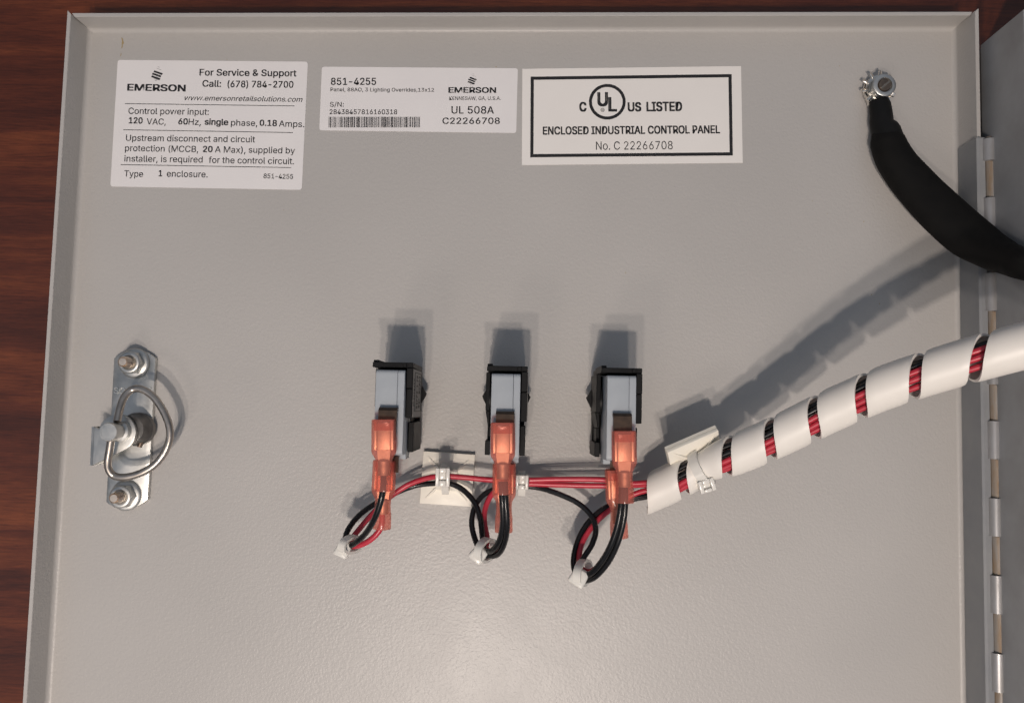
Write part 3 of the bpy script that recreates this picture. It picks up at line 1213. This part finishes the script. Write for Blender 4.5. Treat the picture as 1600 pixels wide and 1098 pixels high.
# ------------------------------------------------------------------ cable ties
def make_tie(label, pts, head_at, head_dir, normal, width=2.4, size=1.0, closed=False, head=(4.6, 3.6, 4.4)):
    """strap: closed loop of points; head: box whose long axis is head_dir and whose open face looks along normal"""
    pts = [V(p) for p in pts]
    org = V((head_at[0], head_at[1], 0))
    root = thing('cable_tie', org, label, 'cable tie', 'white nylon cable ties')
    sp = spline(pts + [pts[0]], .5)
    b = MB()
    c = sum(pts, V((0, 0, 0))) / len(pts)
    nrm = V((0, 0, 0))
    for a, e in zip(pts, pts[1:] + pts[:1]):
        nrm += (a - c).cross(e - c)
    nrm.normalize()
    rings = []
    m = len(sp) - 1
    for i in range(m):
        t_ = (sp[(i + 1) % m] - sp[i - 1]).normalized()
        o_ = t_.cross(nrm).normalized()
        p = sp[i]
        rings.append([p + nrm * width / 2 - o_ * .05, p + nrm * width / 2 + o_ * .85, p - nrm * width / 2 + o_ * .85, p - nrm * width / 2 - o_ * .05])
    rings.append(rings[0])
    b.loft(rings, cap=False)
    bmesh.ops.remove_doubles(b.bm, verts=b.bm.verts, dist=1e-4)
    b.build('strap', M['nylon'], root)
    d = V(head_dir).normalized()
    zz = (V(normal) - d * V(normal).dot(d)).normalized()
    xx = d.cross(zz)
    fm = Matrix((xx, d, zz)).transposed().to_4x4()
    fm.translation = V(head_at)
    b = MB(fm)
    hx, hy, hz = (k * size / 2 for k in head)
    # a ratchet box with an opening
    if closed:
        b.loft([[V((x * hx, -hy, z * hz)) for x, z in ((-.86, -.8), (.86, -.8), (.86, .8), (-.86, .8))],
                [V((x * hx, hy, z * hz)) for x, z in ((-1, -1), (1, -1), (1, 1), (-1, 1))]])
        b.bevel(.8, 3, 40)
        b.build('tie_head', M['nylon'], root)
        return root
    b.box(-hx, -hx * .48, -hy, hy, -hz, hz)
    b.box(hx * .48, hx, -hy, hy, -hz, hz)
    b.box(-hx * .47, hx * .47, -hy, -hy * .35, -hz, hz)
    b.box(-hx * .47, hx * .47, hy * .45, hy, -hz, hz)
    b.box(-hx * .47, hx * .47, -hy * .34, hy * .44, -hz, hz * .55)
    b.bevel(.28, 2, 50)
    b.build('tie_head', M['nylon'], root)
    return root


def loop(c, axis, ra, rb, up=(0, 0, 1), n=10):
    axis = V(axis).normalized()
    e1 = V(up).cross(axis).normalized()
    e2 = axis.cross(e1)
    return [V(c) + e1 * (ra * math.cos(2 * math.pi * k / n)) + e2 * (rb * math.sin(2 * math.pi * k / n)) for k in range(n)]


c = P(549, 850, 21.5)
make_tie('small white cable tie closing the wire loop under the leftmost switch', loop(c, (.7, -.1, .25), 2.0, 5.4),
         P(537, 857, 23), (-.4, -.9, .1), (.15, .3, 1), head=(4.7, 5.0, 4.8), closed=True)
c = P(759, 859, 21.5)
make_tie('white cable tie closing the wire loop under the middle switch', loop(c, (.75, -.1, .3), 3.0, 5.8),
         P(748, 865, 24), (-.6, -.75, 0), (.2, .3, 1), head=(5.0, 4.8, 4.8), closed=True)
c = P(911, 894, 21.5)
make_tie('white cable tie closing the wire loop under the rightmost switch', loop(c, (.75, 0, .3), 3.2, 6.2),
         P(905, 901, 25), (-.5, -.85, 0), (-.1, .25, 1), head=(5.4, 5.2, 5.0), closed=True)
c = P(693, 748, 8.2)
make_tie('white cable tie on the flat cream mount holding one red and one black wire', [P(694, 727, 5.6), P(694, 736, 11.5), P(694, 746, 13.0), P(695, 757, 9.4), P(696, 768, 5.6), P(695, 748, 4.0)],
         P(691.5, 744, 14), (0, 1, .1), (.1, -.1, 1), width=2.4, head=(4.6, 6.0, 3.6))
c = P(815, 755, 8)
make_tie('white cable tie around the red wires right of the middle switch', loop(c, (1, 0, 0), 3.4, 2.6),
         P(816, 752, 11.5), (0, 1, .1), (-.1, -.3, 1), head=(4.2, 4.8, 3.4))
# the tie holding the loose mount to the spiral wrap
p, t_, nn, bb = axis_at(s_of_px(1096))
pts = [p + (nn * math.cos(a) + bb * math.sin(a)) * 5.3 for a in [2 * math.pi * k / 12 for k in range(12)]]
sk = t_ * 0.0
pts = [q_ - sk * (q_ - p).dot(bb) / 8 + (t_ * 0.0) for q_ in pts]
hq = P(1103, 757, 22.5)
make_tie('white cable tie strapping the loose cream mount to the spiral wrap', pts, hq, (.32, -.95, -.1), (0, -.15, 1), width=3.0, head=(5.0, 4.0, 4.0))

# ------------------------------------------------------------------ ground stud and strap
gc = P(1379, 136, 5)
stud = thing('ground_stud', (gc.x, gc.y, 0), 'shiny grounding stud with toothed lock washer and nut at top right', 'stud')
b = MB()
nT = 10
for k in range(nT):
    an = 2 * math.pi * k / nT + .2
    fr = Matrix.Translation((gc.x - .6, gc.y + .3, 3.3)) @ Matrix.Rotation(an, 4, 'Z') @ Matrix.Translation((4.6, 0, 0)) @ Matrix.Rotation(math.radians(38), 4, 'X')
    b.f = fr
    b.box(-.9, 1.5, -.85, .85, -.35, .35)
b.bevel(.22, 2)
b.f = Matrix.Identity(4)
b.lathe([(2.4, 3.0), (4.4, 2.95), (4.4, 3.65), (2.4, 3.6)], (gc.x - .6, gc.y + .3), 36)
b.build('lock_washer', M['tin'], stud)
b = MB()
fr = Matrix.Translation((gc.x, gc.y, 0)) @ Matrix.Rotation(.35, 4, 'Z')
b.f = fr
b.prism(ring_pts((0, 0), 4.0, 6), 3.7, 6.2)
b.bevel(.2, 2)
b.lathe([(3.9, 6.0), (3.9, 6.6), (3.6, 6.8), (2.6, 6.8), (2.42, 6.3)], (0, 0), 40)
b.build('nut', M['zinc'], stud)
b = MB()
fr = Matrix.Translation((gc.x, gc.y, 0)) @ Matrix.Rotation(math.radians(40), 4, 'Z')
b.f = fr
b.lathe([(2.3, .02), (2.3, 6.5), (2.0, 6.9), (1.2, 6.9)], (0, 0), 28)
screw = b.build('threaded_stud', M['bronze'], stud)
b = MB(fr)
b.loft([[V((x, y, z)) for x, y, z in ((-2.0, -.45, 6.92), (2.0, -.45, 6.92), (2.0, .45, 6.92), (-2.0, .45, 6.92))], [V((x, y, z)) for x, y, z in ((-1.9, -.4, 7.1), (1.9, -.4, 7.1), (1.9, .2, 7.5), (-1.9, .2, 7.5))]])
b.build('slot_glint', M['tin'], screw)  # added bright bar that stands in for the glint off the slot

gs = thing('ground_strap', (*P(1374, 160, 3).xy, 0), 'thick black sleeved ground cable curving from the stud to the box', 'cable')
ctr = [(1373, 150, 3.4, 34, 2.2), (1374, 160, 3.6, 33, 2.6), (1376, 178, 4.0, 35, 3.0), (1378, 193, 4.2, 36, 3.3)]
b = MB()
pts, rad = [], []


def width_track(rows):
    q = [P(x, y, z) for x, y, z, w, h in rows]
    sp = spline(q, 1.0)
    # interpolate the widths along the rows by nearest segment
    out = []
    for p in sp:
        best = None
        for i in range(len(q) - 1):
            d = q[i + 1] - q[i]
            u_ = max(0, min(1, (p - q[i]).dot(d) / d.length_squared))
            ds = (q[i] + d * u_ - p).length
            if best is None or ds < best[0]:
                best = (ds, i, u_)
        _, i, u_ = best
        u_ = u_ * u_ * (3 - 2 * u_) * .5 + u_ * .5
        r0, r1 = rows[i], rows[i + 1]
        s_ = F_PX / (CAM_H - p.z)
        out.append(((r0[3] * (1 - u_) + r1[3] * u_) / s_ / 2, r0[4] * (1 - u_) + r1[4] * u_))
    return sp, out


# ring terminal tongue
b = MB()
gx, gy = gc.x - .4, gc.y
b.lathe([(2.2, 1.2), (4.9, 1.2), (5.0, 1.6), (4.9, 2.4), (2.2, 2.4)], (gx, gy), 36)
e0 = P(1353, 150, 2.5)
b.loft([[V((gx - 4.6, gy - 1, 1.25)), V((gx + 4.4, gy - 1, 1.25)), V((gx + 4.4, gy - 1, 2.35)), V((gx - 4.6, gy - 1, 2.35))],
        [V((P(1358, 164, 3).x, P(1358, 164, 3).y, 1.8)), V((P(1390, 164, 3).x, P(1390, 164, 3).y, 1.8)), V((P(1390, 164, 3).x, P(1390, 164, 3).y, 3.6)), V((P(1358, 164, 3).x, P(1358, 164, 3).y, 3.6))]])
b.build('ring_terminal', M['tin'], gs)
b = MB()
sp, rd = width_track([(1373, 157, 3.6, 31, 2.3), (1375, 165, 3.8, 34, 2.9), (1377, 180, 4.2, 35, 3.2), (1378, 194, 4.6, 37, 3.6), (1384, 206, 5, 46, 4.4), (1388, 222, 5.4, 50, 4.6), (1400, 248, 6, 50, 4.6)])
b.tube(sp, rd, 28, up=(0, 0, 1))
b.build('heat_shrink', M['shrink'], gs)
b = MB()
sp, rd = width_track([(1383, 208, 5.0, 43, 3.6), (1387, 222, 5.6, 54, 5.0), (1400, 251, 7.0, 60, 5.3), (1431, 290, 9.5, 68, 5.2), (1476, 336, 14, 75, 5.0), (1520, 374, 19, 76, 5.0), (1556, 396, 26.5, 66, 5.0), (1582, 407, 33.5, 54, 4.8), (1600, 414, 38.4, 47, 4.6),
                      (1640, 424, 42, 42, 4.6), (1720, 440, 43, 42, 4.6)])
b.tube(sp, rd, 32, up=(0, 0, 1))
b.build('cable_sleeve', M['sleeve'], gs)
